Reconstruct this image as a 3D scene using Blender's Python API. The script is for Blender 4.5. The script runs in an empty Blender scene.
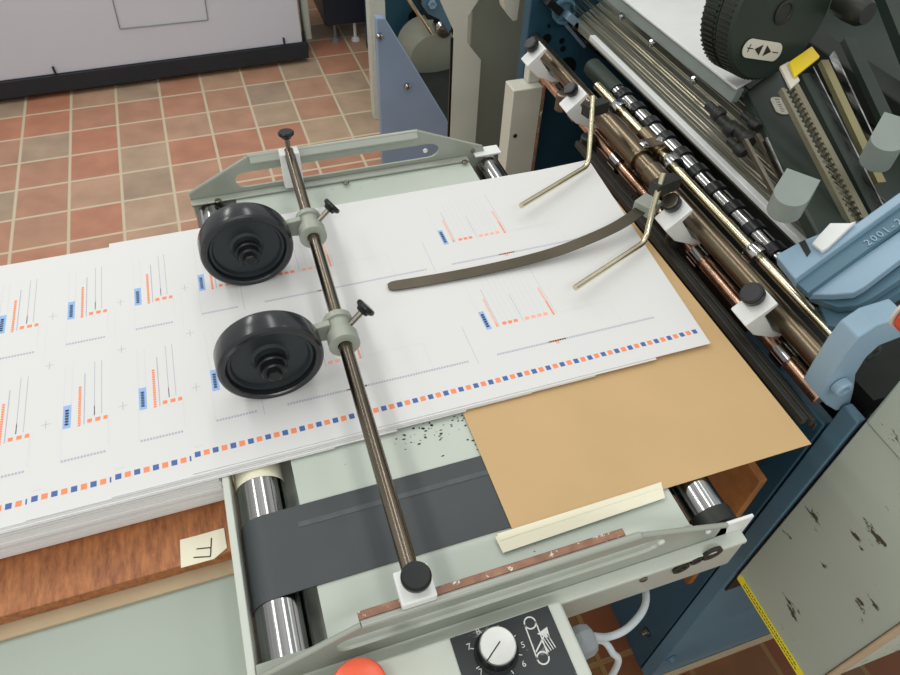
import bpy, bmesh, math, random
from mathutils import Vector, Matrix
from mathutils.geometry import tessellate_polygon
random.seed(7)
S = bpy.context.scene
COL = S.collection
PI = math.pi

# ------------------------------------------------------------------ camera
R = [[0.947509248769498, -0.31799885027484726, 0.033210762113151396],
     [-0.21495092955620265, -0.7104522915728324, -0.6701146463716755],
     [0.23669034914669718, 0.6278011409855724, -0.7415142655391251]]
CAM = Vector((0, 0, 1.5995)); F = 687.0
def ray(u, v):
    a, b = (u-450)/F, (v-337.5)/F
    return Vector([R[0][i]*a + R[1][i]*b + R[2][i] for i in range(3)])
def az(u, v, z): d = ray(u, v); return CAM + d*((z-CAM.z)/d.z)      # a point at height z
def ay(u, v, y): d = ray(u, v); return CAM + d*(y/d.y)              # a point on the plane y
def ax(u, v, x): d = ray(u, v); return CAM + d*(x/d.x)              # a point on the plane x
def ap(u, v, p0, n):
    d = ray(u, v); n = Vector(n); return CAM + d*((Vector(p0)-CAM).dot(n)/d.dot(n))
cd = bpy.data.cameras.new('camera'); cam = bpy.data.objects.new('camera', cd); COL.objects.link(cam)
cd.sensor_width = 36; cd.lens = F/900*36; cd.clip_start = .01
M = Matrix([[R[0][i], -R[1][i], -R[2][i]] for i in range(3)]).to_4x4(); M.translation = CAM
cam.matrix_world = M
S.camera = cam

# ------------------------------------------------------------------ materials
def srgb(c):
    return tuple([((x/255)/12.92 if x/255 <= .04045 else ((x/255+.055)/1.055)**2.4) for x in c]) + (1,)
def newmat(name):
    m = bpy.data.materials.new(name); m.use_nodes = True
    nt = m.node_tree; b = nt.nodes['Principled BSDF']; return m, nt, b
def mat(name, col, rough=.5, metal=0, var=.08, scale=30, bump=0, spec=.5, chips=None, chipscale=14, chipth=.66, stretch=None, coat=0):
    m, nt, b = newmat(name); N = nt.nodes; L = nt.links
    c = srgb(col)
    tc = N.new('ShaderNodeTexCoord'); mp = N.new('ShaderNodeMapping')
    L.new(tc.outputs['Object'], mp.inputs[0])
    if stretch: mp.inputs['Scale'].default_value = stretch
    no = N.new('ShaderNodeTexNoise'); no.inputs['Scale'].default_value = scale; no.inputs['Detail'].default_value = 5
    L.new(mp.outputs[0], no.inputs['Vector'])
    r = N.new('ShaderNodeValToRGB'); r.color_ramp.elements[0].position = .3; r.color_ramp.elements[1].position = .7
    r.color_ramp.elements[0].color = tuple([x*(1-var) for x in c[:3]])+(1,)
    r.color_ramp.elements[1].color = tuple([min(1, x*(1+var)) for x in c[:3]])+(1,)
    L.new(no.outputs['Fac'], r.inputs[0])
    out = r.outputs[0]
    if chips:
        n2 = N.new('ShaderNodeTexNoise'); n2.inputs['Scale'].default_value = chipscale; n2.inputs['Detail'].default_value = 8; n2.inputs['Roughness'].default_value = .65
        L.new(mp.outputs[0], n2.inputs['Vector'])
        r2 = N.new('ShaderNodeValToRGB'); r2.color_ramp.elements[0].position = chipth; r2.color_ramp.elements[1].position = chipth+.02
        r2.color_ramp.elements[0].color = (0, 0, 0, 1); r2.color_ramp.elements[1].color = (1, 1, 1, 1)
        L.new(n2.outputs['Fac'], r2.inputs[0])
        mx = N.new('ShaderNodeMixRGB'); L.new(r2.outputs[0], mx.inputs[0]); L.new(out, mx.inputs[1]); mx.inputs[2].default_value = srgb(chips)
        out = mx.outputs[0]
    L.new(out, b.inputs['Base Color'])
    b.inputs['Roughness'].default_value = rough; b.inputs['Metallic'].default_value = metal
    b.inputs['Specular IOR Level'].default_value = spec
    b.inputs['Coat Weight'].default_value = coat
    if bump:
        bp = N.new('ShaderNodeBump'); bp.inputs['Strength'].default_value = bump; bp.inputs['Distance'].default_value = .002
        L.new(no.outputs['Fac'], bp.inputs['Height']); L.new(bp.outputs[0], b.inputs['Normal'])
    return m
def tile_mat():
    m, nt, b = newmat('quarry_tiles'); N = nt.nodes; L = nt.links
    g = N.new('ShaderNodeNewGeometry'); mp = N.new('ShaderNodeMapping'); mp.vector_type = 'POINT'
    T = .185
    mp.inputs['Rotation'].default_value = (0, 0, math.radians(-1.0)); mp.inputs['Location'].default_value = (.77/T+40, -3.102/T+40, 0)
    mp.inputs['Scale'].default_value = (1/T, 1/T, 1)
    L.new(g.outputs['Position'], mp.inputs[0])
    fl = N.new('ShaderNodeVectorMath'); fl.operation = 'FLOOR'; L.new(mp.outputs[0], fl.inputs[0])
    fz = N.new('ShaderNodeVectorMath'); fz.operation = 'MULTIPLY'; L.new(fl.outputs[0], fz.inputs[0]); fz.inputs[1].default_value = (1, 1, 0)
    wn = N.new('ShaderNodeTexWhiteNoise'); L.new(fz.outputs[0], wn.inputs['Vector'])
    cr = N.new('ShaderNodeValToRGB'); cr.color_ramp.interpolation = 'LINEAR'
    E = cr.color_ramp.elements
    E[0].position = 0; E[0].color = srgb((168, 146, 124)); E[1].position = 1; E[1].color = srgb((190, 128, 100))
    for p, c in ((.2, (186, 160, 134)), (.4, (188, 150, 124)), (.6, (184, 138, 112)), (.8, (188, 134, 108))):
        e = E.new(p); e.color = srgb(c)
    L.new(wn.outputs['Value'], cr.inputs[0])
    n1 = N.new('ShaderNodeTexNoise'); n1.inputs['Scale'].default_value = 9; n1.inputs['Detail'].default_value = 6; L.new(g.outputs['Position'], n1.inputs['Vector'])
    r1 = N.new('ShaderNodeValToRGB'); r1.color_ramp.elements[0].position = .25; r1.color_ramp.elements[1].position = .75
    r1.color_ramp.elements[0].color = (.78, .78, .78, 1); r1.color_ramp.elements[1].color = (1.1, 1.1, 1.1, 1); L.new(n1.outputs['Fac'], r1.inputs[0])
    mu = N.new('ShaderNodeMixRGB'); mu.blend_type = 'MULTIPLY'; mu.inputs[0].default_value = 1; L.new(cr.outputs[0], mu.inputs[1]); L.new(r1.outputs[0], mu.inputs[2])
    fr = N.new('ShaderNodeVectorMath'); fr.operation = 'FRACTION'; L.new(mp.outputs[0], fr.inputs[0])
    sp = N.new('ShaderNodeSeparateXYZ'); L.new(fr.outputs[0], sp.inputs[0])
    def edge(o):
        a = N.new('ShaderNodeMath'); a.operation = 'SUBTRACT'; L.new(o, a.inputs[0]); a.inputs[1].default_value = .5
        c = N.new('ShaderNodeMath'); c.operation = 'ABSOLUTE'; L.new(a.outputs[0], c.inputs[0]); return c.outputs[0]
    mxm = N.new('ShaderNodeMath'); mxm.operation = 'MAXIMUM'; L.new(edge(sp.outputs[0]), mxm.inputs[0]); L.new(edge(sp.outputs[1]), mxm.inputs[1])
    gr = N.new('ShaderNodeValToRGB'); gr.color_ramp.elements[0].position = .462; gr.color_ramp.elements[1].position = .478
    gr.color_ramp.elements[0].color = (0, 0, 0, 1); gr.color_ramp.elements[1].color = (1, 1, 1, 1); L.new(mxm.outputs[0], gr.inputs[0])
    mx = N.new('ShaderNodeMixRGB'); L.new(gr.outputs[0], mx.inputs[0]); L.new(mu.outputs[0], mx.inputs[1]); mx.inputs[2].default_value = srgb((208, 192, 164))
    sb = N.new('ShaderNodeVectorMath'); sb.operation = 'DISTANCE'; L.new(g.outputs['Position'], sb.inputs[0]); sb.inputs[1].default_value = (.75, .35, 0)  # brown patch around the machine: dirt plus the shade under it, painted in
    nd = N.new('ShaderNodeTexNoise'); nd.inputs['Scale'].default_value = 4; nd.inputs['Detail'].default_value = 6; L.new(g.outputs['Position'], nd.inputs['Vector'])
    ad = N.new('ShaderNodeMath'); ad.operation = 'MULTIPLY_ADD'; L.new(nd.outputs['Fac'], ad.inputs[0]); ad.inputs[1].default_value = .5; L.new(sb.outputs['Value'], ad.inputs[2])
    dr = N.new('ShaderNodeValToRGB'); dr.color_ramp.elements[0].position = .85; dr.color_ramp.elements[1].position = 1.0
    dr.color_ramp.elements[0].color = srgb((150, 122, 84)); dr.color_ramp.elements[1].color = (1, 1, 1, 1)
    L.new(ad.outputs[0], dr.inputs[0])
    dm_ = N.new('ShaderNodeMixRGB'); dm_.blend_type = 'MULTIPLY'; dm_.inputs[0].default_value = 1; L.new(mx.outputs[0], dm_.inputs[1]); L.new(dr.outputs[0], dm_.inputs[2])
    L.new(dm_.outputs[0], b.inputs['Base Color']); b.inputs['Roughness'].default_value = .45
    bp = N.new('ShaderNodeBump'); bp.inputs['Strength'].default_value = .5; bp.inputs['Distance'].default_value = .003; bp.invert = True
    L.new(gr.outputs[0], bp.inputs['Height']); L.new(bp.outputs[0], b.inputs['Normal'])
    return m
def wood_mat(name, c1, c2, stretch, rough=.5, scale=12):
    m, nt, b = newmat(name); N = nt.nodes; L = nt.links
    tc = N.new('ShaderNodeTexCoord'); mp = N.new('ShaderNodeMapping'); mp.inputs['Scale'].default_value = stretch
    L.new(tc.outputs['Object'], mp.inputs[0])
    no = N.new('ShaderNodeTexNoise'); no.inputs['Scale'].default_value = scale; no.inputs['Detail'].default_value = 9; no.inputs['Roughness'].default_value = .7
    L.new(mp.outputs[0], no.inputs['Vector'])
    r = N.new('ShaderNodeValToRGB'); r.color_ramp.elements[0].position = .3; r.color_ramp.elements[1].position = .68
    r.color_ramp.elements[0].color = srgb(c1); r.color_ramp.elements[1].color = srgb(c2)
    L.new(no.outputs['Fac'], r.inputs[0]); L.new(r.outputs[0], b.inputs['Base Color']); b.inputs['Roughness'].default_value = rough
    return m
MT = dict(
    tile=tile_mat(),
    bed=mat('painted_bed', (186, 195, 185), .42, var=.04, scale=6, chips=(70, 74, 66), chipscale=45, chipth=.735),
    rail=mat('painted_rail', (160, 165, 155), .35, var=.05, scale=8, metal=.15),
    railgrey=mat('painted_apron', (168, 172, 162), .4, var=.06, scale=8),
    worn=mat('worn_brown_edge', (142, 104, 84), .6, var=.25, scale=90, chips=(205, 205, 190), chipscale=120, chipth=.6),
    white=mat('white_plastic', (226, 228, 226), .35, var=.02),
    paper=mat('white_paper', (219, 219, 218), .7, var=.012, scale=3, spec=.2),
    paperedge=mat('paper_edges', (226, 225, 224), .8, var=.05, scale=5, stretch=(1, 1, 160), spec=.2),
    kraft=mat('kraft_paper', (199, 167, 121), .6, var=.05, scale=7, spec=.3),
    tape=mat('masking_tape', (232, 228, 204), .6, var=.03, scale=20),
    belt=mat('rubber_belt', (62, 68, 70), .55, var=.10, scale=14),
    beltwear=mat('belt_wear', (78, 84, 86), .6, var=.15, scale=60),
    wire=mat('wire_steel', (178, 172, 154), .3, metal=1, var=.1),
    chrome=mat('polished_steel', (168, 168, 168), .14, metal=1, var=.62, scale=3, stretch=(60, .3, 60)),  # light and dark streaks painted in for reflections along the axis
    steel=mat('dull_steel', (128, 122, 112), .32, metal=1, var=.12, scale=20),
    barsteel=mat('bar_steel', (112, 104, 92), .26, metal=1, var=.45, scale=12, stretch=(16, .3, 16)),  # painted streaks stand in for reflections on the bar
    bronze=mat('streaked_brown_steel', (116, 104, 86), .28, metal=1, var=.5, scale=14, stretch=(8, .25, 8)),  # streaks in the colour imitate reflections along the shaft
    gold=mat('yellowed_steel', (226, 216, 186), .24, metal=1, var=.15, scale=12, stretch=(1, .2, 1)),
    copper_reflect=mat('copper_reflection_steel', (205, 165, 140), .25, metal=1, var=.3, scale=60),  # copper reflection on plain steel, painted into the base colour
    spring=mat('spring_steel', (84, 78, 66), .38, metal=.8, var=.12, scale=20),
    cast=mat('grey_casting', (158, 163, 152), .5, var=.06, scale=40, metal=.2),
    black=mat('black_plastic', (22, 25, 27), .3, var=.05, spec=.35),
    blackgloss=mat('black_tyre', (33, 36, 40), .22, var=.05, spec=.6),
    blackdull=mat('black_disc', (40, 47, 51), .42, var=.06),
    darkmetal=mat('dark_metal', (44, 46, 42), .45, var=.2, scale=25, metal=.3),
    darkgreen=mat('dark_green_casting', (34, 46, 38), .5, var=.15, scale=14),
    teal=mat('teal_paint', (36, 74, 92), .45, var=.08, scale=9),
    teal2=mat('mid_teal_paint', (84, 118, 136), .45, var=.08, scale=9),
    blue=mat('light_blue_paint', (140, 168, 188), .38, var=.05, scale=14),
    bluepanel=mat('grey_blue_paint', (138, 158, 186), .42, var=.05, scale=8),
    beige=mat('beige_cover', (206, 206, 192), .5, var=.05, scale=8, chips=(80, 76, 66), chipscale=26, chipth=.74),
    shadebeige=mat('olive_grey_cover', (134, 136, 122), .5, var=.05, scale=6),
    guard=mat('grey_guard_paint', (176, 188, 176), .5, var=.07, scale=5, chips=(70, 66, 58), chipscale=55, chipth=.622, stretch=(1, .35, .8)),
    grey=mat('grey_knob', (132, 142, 136), .5, var=.04),
    whitepaint=mat('white_cabinet_paint', (206, 209, 220), .4, var=.015, scale=3),
    plinth=mat('dark_plinth', (26, 34, 42), .5, var=.1),
    navy=mat('navy_cabinet', (22, 34, 48), .45, var=.08),
    interior=mat('machine_interior', (24, 28, 24), .7, var=.3, scale=20),
    wood=wood_mat('reddish_plywood', (118, 66, 40), (188, 122, 72), (7, 1.6, 6), .5, 22),
    orangewood=wood_mat('orange_wood', (104, 64, 24), (160, 102, 44), (5, 1, 1), .5, 18),
    hardboard=mat('tan_hardboard', (178, 158, 128), .7, var=.06, scale=20),
    pilebed=mat('grey_green_table', (160, 170, 160), .5, var=.05, scale=5, chips=(80, 84, 74), chipscale=40, chipth=.73),
    lightstrip=mat('pale_highlight', (198, 204, 194), .45, var=.04, chips=(120, 120, 108), chipscale=50, chipth=.7),
    brush=mat('brushed_aluminium', (200, 202, 198), .3, metal=.9, var=.06, scale=60),
    redbtn=mat('orange_red_plastic', (244, 104, 74), .3, var=.02),
    red=mat('red_knob', (216, 66, 40), .3, var=.04),
    yellow=mat('yellow_label', (250, 236, 60), .45, var=.02),
    yellow2=mat('yellow_plastic', (238, 208, 40), .4, var=.02),
    label=mat('label_white', (214, 210, 196), .5, var=.03),
    ink=mat('label_ink', (40, 32, 30), .6, var=.02),
    whiteink=mat('dial_ink', (214, 216, 212), .6, var=.02),
    face=mat('dial_plate', (44, 48, 50), .45, var=.2, scale=12, chips=(112, 116, 118), chipscale=60, chipth=.62),
    cable=mat('grey_cable', (188, 196, 200), .45, var=.02),
    gland=mat('grey_gland', (128, 134, 138), .45, var=.04),
    pmid=mat('print_mid_blue', (104, 140, 208), .7, var=.02),
    pblue=mat('print_blue', (74, 104, 164), .7, var=.02), plblue=mat('print_light_blue', (150, 182, 228), .7, var=.02),
    porange=mat('print_orange', (244, 142, 100), .7, var=.02), ppink=mat('print_pink', (246, 178, 158), .7, var=.02),
    pgrey=mat('print_grey', (178, 182, 196), .7, var=.02), pfaint=mat('print_faint', (206, 209, 216), .7, var=.01),
    brass=mat('khaki_bar', (150, 142, 104), .35, var=.12, scale=10, metal=.5),
    ink2=mat('scale_teeth', (128, 124, 104), .4, var=.1, metal=.4),
)

# ------------------------------------------------------------------ mesh builder
class MB:
    def __init__(s): s.v = []; s.f = []; s.mi = []; s.sm = []
    def add(s, vs, fs, mi=0, smooth=True):
        o = len(s.v); s.v += [tuple(v) for v in vs]
        for f in fs: s.f.append([i+o for i in f]); s.mi.append(mi); s.sm.append(smooth)
        return s
    def box(s, x0, x1, y0, y1, z0, z1, mi=0):
        vs = [(x, y, z) for z in (z0, z1) for y in (y0, y1) for x in (x0, x1)]
        return s.add(vs, [(0, 2, 3, 1), (4, 5, 7, 6), (0, 1, 5, 4), (2, 6, 7, 3), (0, 4, 6, 2), (1, 3, 7, 5)], mi)
    def obox(s, c, ex, ey, ez, mi=0):                       # oriented box, half-extent vectors
        c = Vector(c); ex, ey, ez = map(Vector, (ex, ey, ez))
        if ex.cross(ey).dot(ez) < 0: ex = -ex
        vs = [c+ex*a+ey*b+ez*d for d in (-1, 1) for b in (-1, 1) for a in (-1, 1)]
        return s.add(vs, [(0, 2, 3, 1), (4, 5, 7, 6), (0, 1, 5, 4), (2, 6, 7, 3), (0, 4, 6, 2), (1, 3, 7, 5)], mi)
    def lathe(s, o, ax_, prof, n=32, mi=0, caps=True):      # profile [(distance along axis, radius)]
        o = Vector(o); a = Vector(ax_).normalized(); t = Vector((0, 0, 1)) if abs(a.z) < .9 else Vector((1, 0, 0))
        u = a.cross(t).normalized(); w = a.cross(u)
        vs = []
        for d, r in prof:
            for k in range(n):
                th = 2*PI*k/n; vs.append(o+a*d+(u*math.cos(th)+w*math.sin(th))*r)
        fs = []
        for j in range(len(prof)-1):
            for k in range(n): k2 = (k+1) % n; fs.append((j*n+k, j*n+k2, (j+1)*n+k2, (j+1)*n+k))
        if caps:
            fs.append(tuple(range(n-1, -1, -1))); m = (len(prof)-1)*n; fs.append(tuple(m+k for k in range(n)))
        return s.add(vs, fs, mi)
    def cyl(s, p0, p1, r, n=24, mi=0, r2=None):
        p0 = Vector(p0); p1 = Vector(p1); d = (p1-p0).length; r2 = r if r2 is None else r2
        c = min(.0012, r*.25, d*.3)
        return s.lathe(p0, p1-p0, [(0, r-c), (c, r), (d-c, r2), (d, r2-c)], n, mi)
    def tube(s, pts, r, n=12, mi=0):
        pts = [Vector(p) for p in pts]; vs = []; fs = []; u = None
        for i, p in enumerate(pts):
            t = (pts[min(i+1, len(pts)-1)]-pts[max(i-1, 0)]).normalized()
            if u is None: q = Vector((0, 0, 1)) if abs(t.z) < .9 else Vector((1, 0, 0)); u = t.cross(q).normalized()
            u = (u-t*u.dot(t)).normalized(); w = t.cross(u)
            for k in range(n): th = 2*PI*k/n; vs.append(p+(u*math.cos(th)+w*math.sin(th))*r)
        for j in range(len(pts)-1):
            for k in range(n): k2 = (k+1) % n; fs.append((j*n+k, j*n+k2, (j+1)*n+k2, (j+1)*n+k))
        fs.append(tuple(range(n-1, -1, -1))); m = (len(pts)-1)*n; fs.append(tuple(m+k for k in range(n)))
        return s.add(vs, fs, mi)
    def prism(s, pts, ext, holes=(), mi=0):                 # planar 3D outline extruded by vector, with holes
        ext = Vector(ext); loops = [[Vector(p) for p in pts]] + [[Vector(p) for p in h] for h in holes]
        flat = [p for l in loops for p in l]; n = len(flat)
        tris = tessellate_polygon(loops)
        fs = [tuple(t) for t in tris]+[tuple(i+n for i in reversed(t)) for t in tris]
        o = 0
        for l in loops:
            m = len(l)
            for k in range(m): a = o+k; b = o+(k+1) % m; fs.append((a, b, b+n, a+n))
            o += m
        return s.add(flat+[p+ext for p in flat], fs, mi, False)
    def quad(s, pts, mi=0): return s.add([Vector(p) for p in pts], [tuple(range(len(pts)))], mi, False)
    def build(s, name, mats, parent=None, bevel=0, loc=None):
        me = bpy.data.meshes.new(name); 
        o = Vector(loc) if loc is not None else Vector((0, 0, 0))
        me.from_pydata([tuple(Vector(v)-o) for v in s.v], [], s.f)
        if not isinstance(mats, (list, tuple)): mats = [mats]
        for m in mats: me.materials.append(MT[m])
        me.polygons.foreach_set('material_index', s.mi)
        bm = bmesh.new(); bm.from_mesh(me); bmesh.ops.recalc_face_normals(bm, faces=[f for f in bm.faces if len(bm.faces) > 1]) if len(s.f) > 3 and not getattr(s, 'keep', 0) else None
        bm.to_mesh(me); bm.free()
        me.polygons.foreach_set('use_smooth', [True]*len(me.polygons)); me.set_sharp_from_angle(angle=math.radians(32))
        ob = bpy.data.objects.new(name, me); COL.objects.link(ob); ob.location = o
        if parent is not None:
            ob.parent = parent
            ob.location = o - Vector(parent.get('_o', (0, 0, 0)))
        ob['_o'] = tuple(o)
        if bevel:
            b = ob.modifiers.new('bevel', 'BEVEL'); b.width = bevel; b.segments = 2; b.limit_method = 'ANGLE'; b.angle_limit = math.radians(40)
        return ob
def tag(o, label, cat, group=None, kind=None):
    if label: o['label'] = label
    if cat: o['category'] = cat
    if group: o['group'] = group
    if kind: o['kind'] = kind
    return o
def thing(name, label, cat, loc, group=None):
    o = bpy.data.objects.new(name, None); COL.objects.link(o); o.location = loc; o['_o'] = tuple(loc); o.empty_display_size = .02
    return tag(o, label, cat, group)
def struct(o): o['kind'] = 'structure'; return o
def arc(pts, k, n=6):                                       # round the corner pts[k]
    p0, p1, p2 = map(Vector, pts); out = []
    for i in range(n+1):
        t = i/n; out.append((p0*(1-t)+p1*t)*(1-t)+(p1*(1-t)+p2*t)*t)
    return out
FONT = None
def text_mesh(txt, size, depth=.0006):
    c = bpy.data.curves.new('t', 'FONT'); c.body = txt; c.size = size; c.extrude = depth/2; c.align_x = 'CENTER'; c.align_y = 'CENTER'; c.resolution_u = 3
    o = bpy.data.objects.new('t', c); COL.objects.link(o); dg = bpy.context.evaluated_depsgraph_get(); dg.update()
    me = bpy.data.meshes.new_from_object(o.evaluated_get(dg)); vs = [v.co.copy() for v in me.vertices]; fs = [tuple(p.vertices) for p in me.polygons]
    bpy.data.objects.remove(o); bpy.data.curves.remove(c); bpy.data.meshes.remove(me); return vs, fs
def add_text(mb, txt, size, origin, ex, ey, mi=0, depth=.0006):
    vs, fs = text_mesh(txt, size, depth); ex = Vector(ex).normalized(); ey = Vector(ey).normalized(); ez = ex.cross(ey); o = Vector(origin)
    mb.add([o+ex*v.x+ey*v.y+ez*v.z for v in vs], fs, mi, False)

# ------------------------------------------------------------------ floor
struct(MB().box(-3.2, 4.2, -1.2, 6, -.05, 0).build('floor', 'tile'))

# ------------------------------------------------------------------ conveyor table
tb = thing('conveyor_table', 'grey delivery conveyor table with slotted side rails between the paper pile and the folding machine', 'conveyor table', (.15, .53, 0))
bd_ = MB().box(-.015, .335, .212, .848, .988, .9992); bd_.keep = 1; rs = random.Random(5)
for cx0, cy0, n_m, sx0, sy0 in ((.165, .396, 26, .010, .005), (.130, .392, 16, .012, .005), (.100, .388, 8, .010, .004), (.172, .372, 14, .004, .010), (.118, .384, 8, .006, .003), (.140, .379, 8, .005, .003), (.15, .36, 3, .03, .01), (.2, .235, 4, .08, .01), (.05, .37, 3, .03, .01), (.15, .83, 4, .08, .008)):
    for k in range(n_m):
        x = rs.gauss(cx0, sx0); y = rs.gauss(cy0, sy0); m_ = rs.randint(5, 8); R_ = rs.uniform(.0006, .0022); a0_ = rs.uniform(0, 3); el = rs.uniform(.3, .8)
        bd_.quad([(x+R_*math.cos(6.283*j/m_+a0_)*rs.uniform(.6, 1.3), y+R_*el*math.sin(6.283*j/m_+a0_)*rs.uniform(.6, 1.3), .9994) for j in range(m_)], 1)
bd_.build('bed_plate', ['bed', 'darkmetal'], tb)
def rail_outline(y, mir):
    pts = [(-.075, .990), (-.075, 1.012), (.015, 1.056), (.255, 1.056), (.362, 1.012), (.368, .990)]
    slot = []
    xa, xb, zc, r = .004, .272, 1.022, .012
    for k in range(9): th = PI/2+PI*k/8; slot.append((xa+r*math.cos(th)*1.2, y, zc+r*math.sin(th)))
    for k in range(9): th = -PI/2+PI*k/8; slot.append((xb+r*math.cos(th)*1.5, y, zc+r*math.sin(th)))
    return [(x, y, z) for x, z in pts], slot
for y, dy, nm, lab in ((.856, .003, 'far_rail', None), (.200, -.003, 'near_rail', 'slotted rail with a worn brown top edge')):
    o, h = rail_outline(y, dy)
    m = MB().prism(o, (0, dy, 0), [h])
    s = 1 if dy > 0 else -1
    # rolled top lip and bottom flange
    m.tube([(.013, y+dy, 1.0555), (.257, y+dy, 1.0555)], .0034)
    m.tube([(-.074, y+dy, 1.0125), (.013, y+dy, 1.0555)], .0022)
    m.tube([(.257, y+dy, 1.0555), (.360, y+dy, 1.013)], .0026)
    rl = m.build('side_rail', 'rail', tb)
    if s > 0:
        MB().box(-.075, .335, .843, .8555, 1.0005, 1.0035).build('rail_flange', 'rail', rl, .001)
        MB().prism([(.015, y-.001, 1.055), (.255, y-.001, 1.055), (.255, y-.008, 1.050), (.015, y-.008, 1.050)], (0, 0, .002)).build('top_lip', 'rail', rl)
    else:
        rl['label'] = lab
        MB().box(.012, .245, .2005, .2075, 1.052, 1.0570).build('worn_edge', 'worn', rl, .0008)
        MB().box(-.075, .335, .2005, .2115, 1.0005, 1.003).build('rail_flange', 'rail', rl, .001)
MB().box(-.075, .385, .186, .1965, .935, .989).build('near_apron', 'railgrey', tb, .0015)
MB().box(-.075, .385, .1845, .1975, .984, .9895).build('apron_highlight', 'lightstrip', tb, .001)  # pale colour paints the highlight line along the apron edge
MB().box(-.075, .385, .8595, .869, .935, .989).build('far_apron', 'railgrey', tb, .0015)
MB().box(-.03, .33, .1975, .859, .955, .965).build('under_plate', 'railgrey', tb)
MB().box(.355, .392, .197, .2005, .975, 1.012).build('rail_end_bracket', 'white', tb, .001)
MB().box(.346, .389, .862, .868, .995, 1.003).box(.346, .389, .846, .868, 1.003, 1.006).build('rail_end_bracket', 'white', tb, .0006)
MB().box(-.0825, -.0755, .19, .41, .90, 1.001).build('end_strip', 'lightstrip', tb, .001)
# rollers
for xc, r in ((-.050, .0235), (.369, .0205)):
    rr = MB().lathe((xc, .2065, .9762 if xc < 0 else .9790), (0, 1, 0), [(0, r*.8), (.004, r*.8), (.004, r-.0015), (.0055, r), (.641, r), (.643, r-.0015), (.643, r*.8), (.647, r*.8)], 40).build('roller', 'chrome', tb)
    MB().cyl((xc, .1985, .980), (xc, .858, .980), .006).build('axle', 'darkmetal', rr)
    if xc > 0: MB().lathe((xc, .2055, .979), (0, 1, 0), [(0, .018), (.001, .0225), (.017, .0225), (.018, .018)], 32).build('end_collar', 'darkmetal', rr)
    else: MB().lathe((xc, .387, .9762), (0, 1, 0), [(0, r+.0004), (.03, r+.0004)], 32, caps=False).build('tape_wrap', 'tape', rr)
# belt wraps both rollers
def belt_path():
    pts = []
    for k in range(13): th = PI/2+PI*k/12; pts.append((-.050+.0247*math.cos(th), .9762+.0247*math.sin(th)))
    for k in range(13): th = -PI/2+PI*k/12; pts.append((.369+.0217*math.cos(th), .9790+.0217*math.sin(th)))
    return pts
bp_ = belt_path(); nb = len(bp_); m = MB()
vs = []
for y in (.262, .344):
    for (x, z) in bp_: vs.append((x, y, z))
for y in (.262, .344):
    for (x, z) in bp_:
        cx, cz = (-.05, .9762) if x < .15 else (.369, .979)
        d = Vector((x-cx, 0, z-cz)).normalized(); vs.append((x-d.x*.0012, y, z-d.z*.0012))
fs = []
for k in range(nb):
    k2 = (k+1) % nb
    fs += [(k, k2, nb+k2, nb+k), (2*nb+k, 3*nb+k, 3*nb+k2, 2*nb+k2), (k, 2*nb+k, 2*nb+k2, k2), (nb+k, nb+k2, 3*nb+k2, 3*nb+k)]
m.add(vs, fs); m.build('conveyor_belt', 'belt', tb)
MB().box(-.02, .30, .321, .3265, 1.0010, 1.0013).build('wear_streak', 'beltwear', tb)
# screws on the rails
def screw(x, y, z, ax_, r=.0045, nm='screw', mt='steel'):
    return MB().lathe((x, y, z), ax_, [(0, r), (.0015, r), (.0025, r*.75)], 16).build(nm, mt, tb)
for p in ((218, 201), (346, 183), (465, 162)):
    q = az(*p, 1.0036); screw(q.x, min(q.y, .850), 1.0034, (0, 0, 1))
screw(.285, .1965, 1.028, (0, -1, 0), .0035, mt='white'); screw(.338, .1965, 1.016, (0, -1, 0), .0028, mt='white')
screw(.268, .8555, 1.024, (0, -1, 0), .0035, mt='white'); screw(.345, .8555, 1.010, (0, -1, 0), .003)
for px in ((655, 563), (503, 592)): q = ay(*px, .184); screw(q.x, .1865, min(q.z, .976), (0, -1, 0), .0042)
for px, r in (((690, 556), .009), ((722, 541), .011), ((706, 548), .007)):
    q = ay(*px, .184)
    MB().lathe((q.x, .1865, q.z-.028), (0, -1, 0), [(0, r), (.003, r), (.003, r*.55), (.001, r*.5)], 20).build('bearing_ring', 'darkmetal', tb)
for x, y in ((.0, .25), (.0, .80), (.25, .25), (.25, .80)):
    if x < .1: MB().box(x-.05, x-.02, y-.015, y+.015, 0, .956).build('leg', 'railgrey', tb, .002)
MB().box(-.055, -.015, .26, .79, .15, .19).build('leg_brace', 'railgrey', tb, .002)

# ------------------------------------------------------------------ guide bar with end blocks
gb = thing('guide_bar', 'steel cross bar spanning the conveyor in white end blocks above the paper', 'bar', (.066, .53, 1.0))
MB().cyl((.0605, .209, 1.060), (.069, .851, 1.060), .0072, 28).build('bar', 'barsteel', gb)
def thumb(parent, base, ax_, L=.018, R_=.0125, H=.011, nm='thumb_screw', stemr=.0032):
    base = Vector(base); a = Vector(ax_).normalized()
    kb = MB().lathe(base+a*L, a, [(0, R_*.5), (.001, R_*.62), (.003, R_*.66), (H*.45, R_*.9), (H*.6, R_), (H*.85, R_), (H, R_*.86)], 28).build(nm, 'black', parent)
    MB().cyl(base, base+a*(L+.002), stemr, 12).build('screw_stem', 'steel', kb)
    return kb
MB().box(.0455, .0745, .196, .224, 1.0595, 1.0695).box(.050, .071, .2085, .222, 1.048, 1.060).build('end_block', 'white', gb, .0015)
b2 = MB().prism([(.055, .838, 1.008), (.082, .838, 1.008), (.082, .838, 1.064), (.055, .838, 1.064)], (0, .0172, 0)).build('end_block', 'white', gb, .0015)
k1 = thumb(gb, (.0610, .210, 1.069), (0, 0, 1), .003, .0122, .013)
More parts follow.
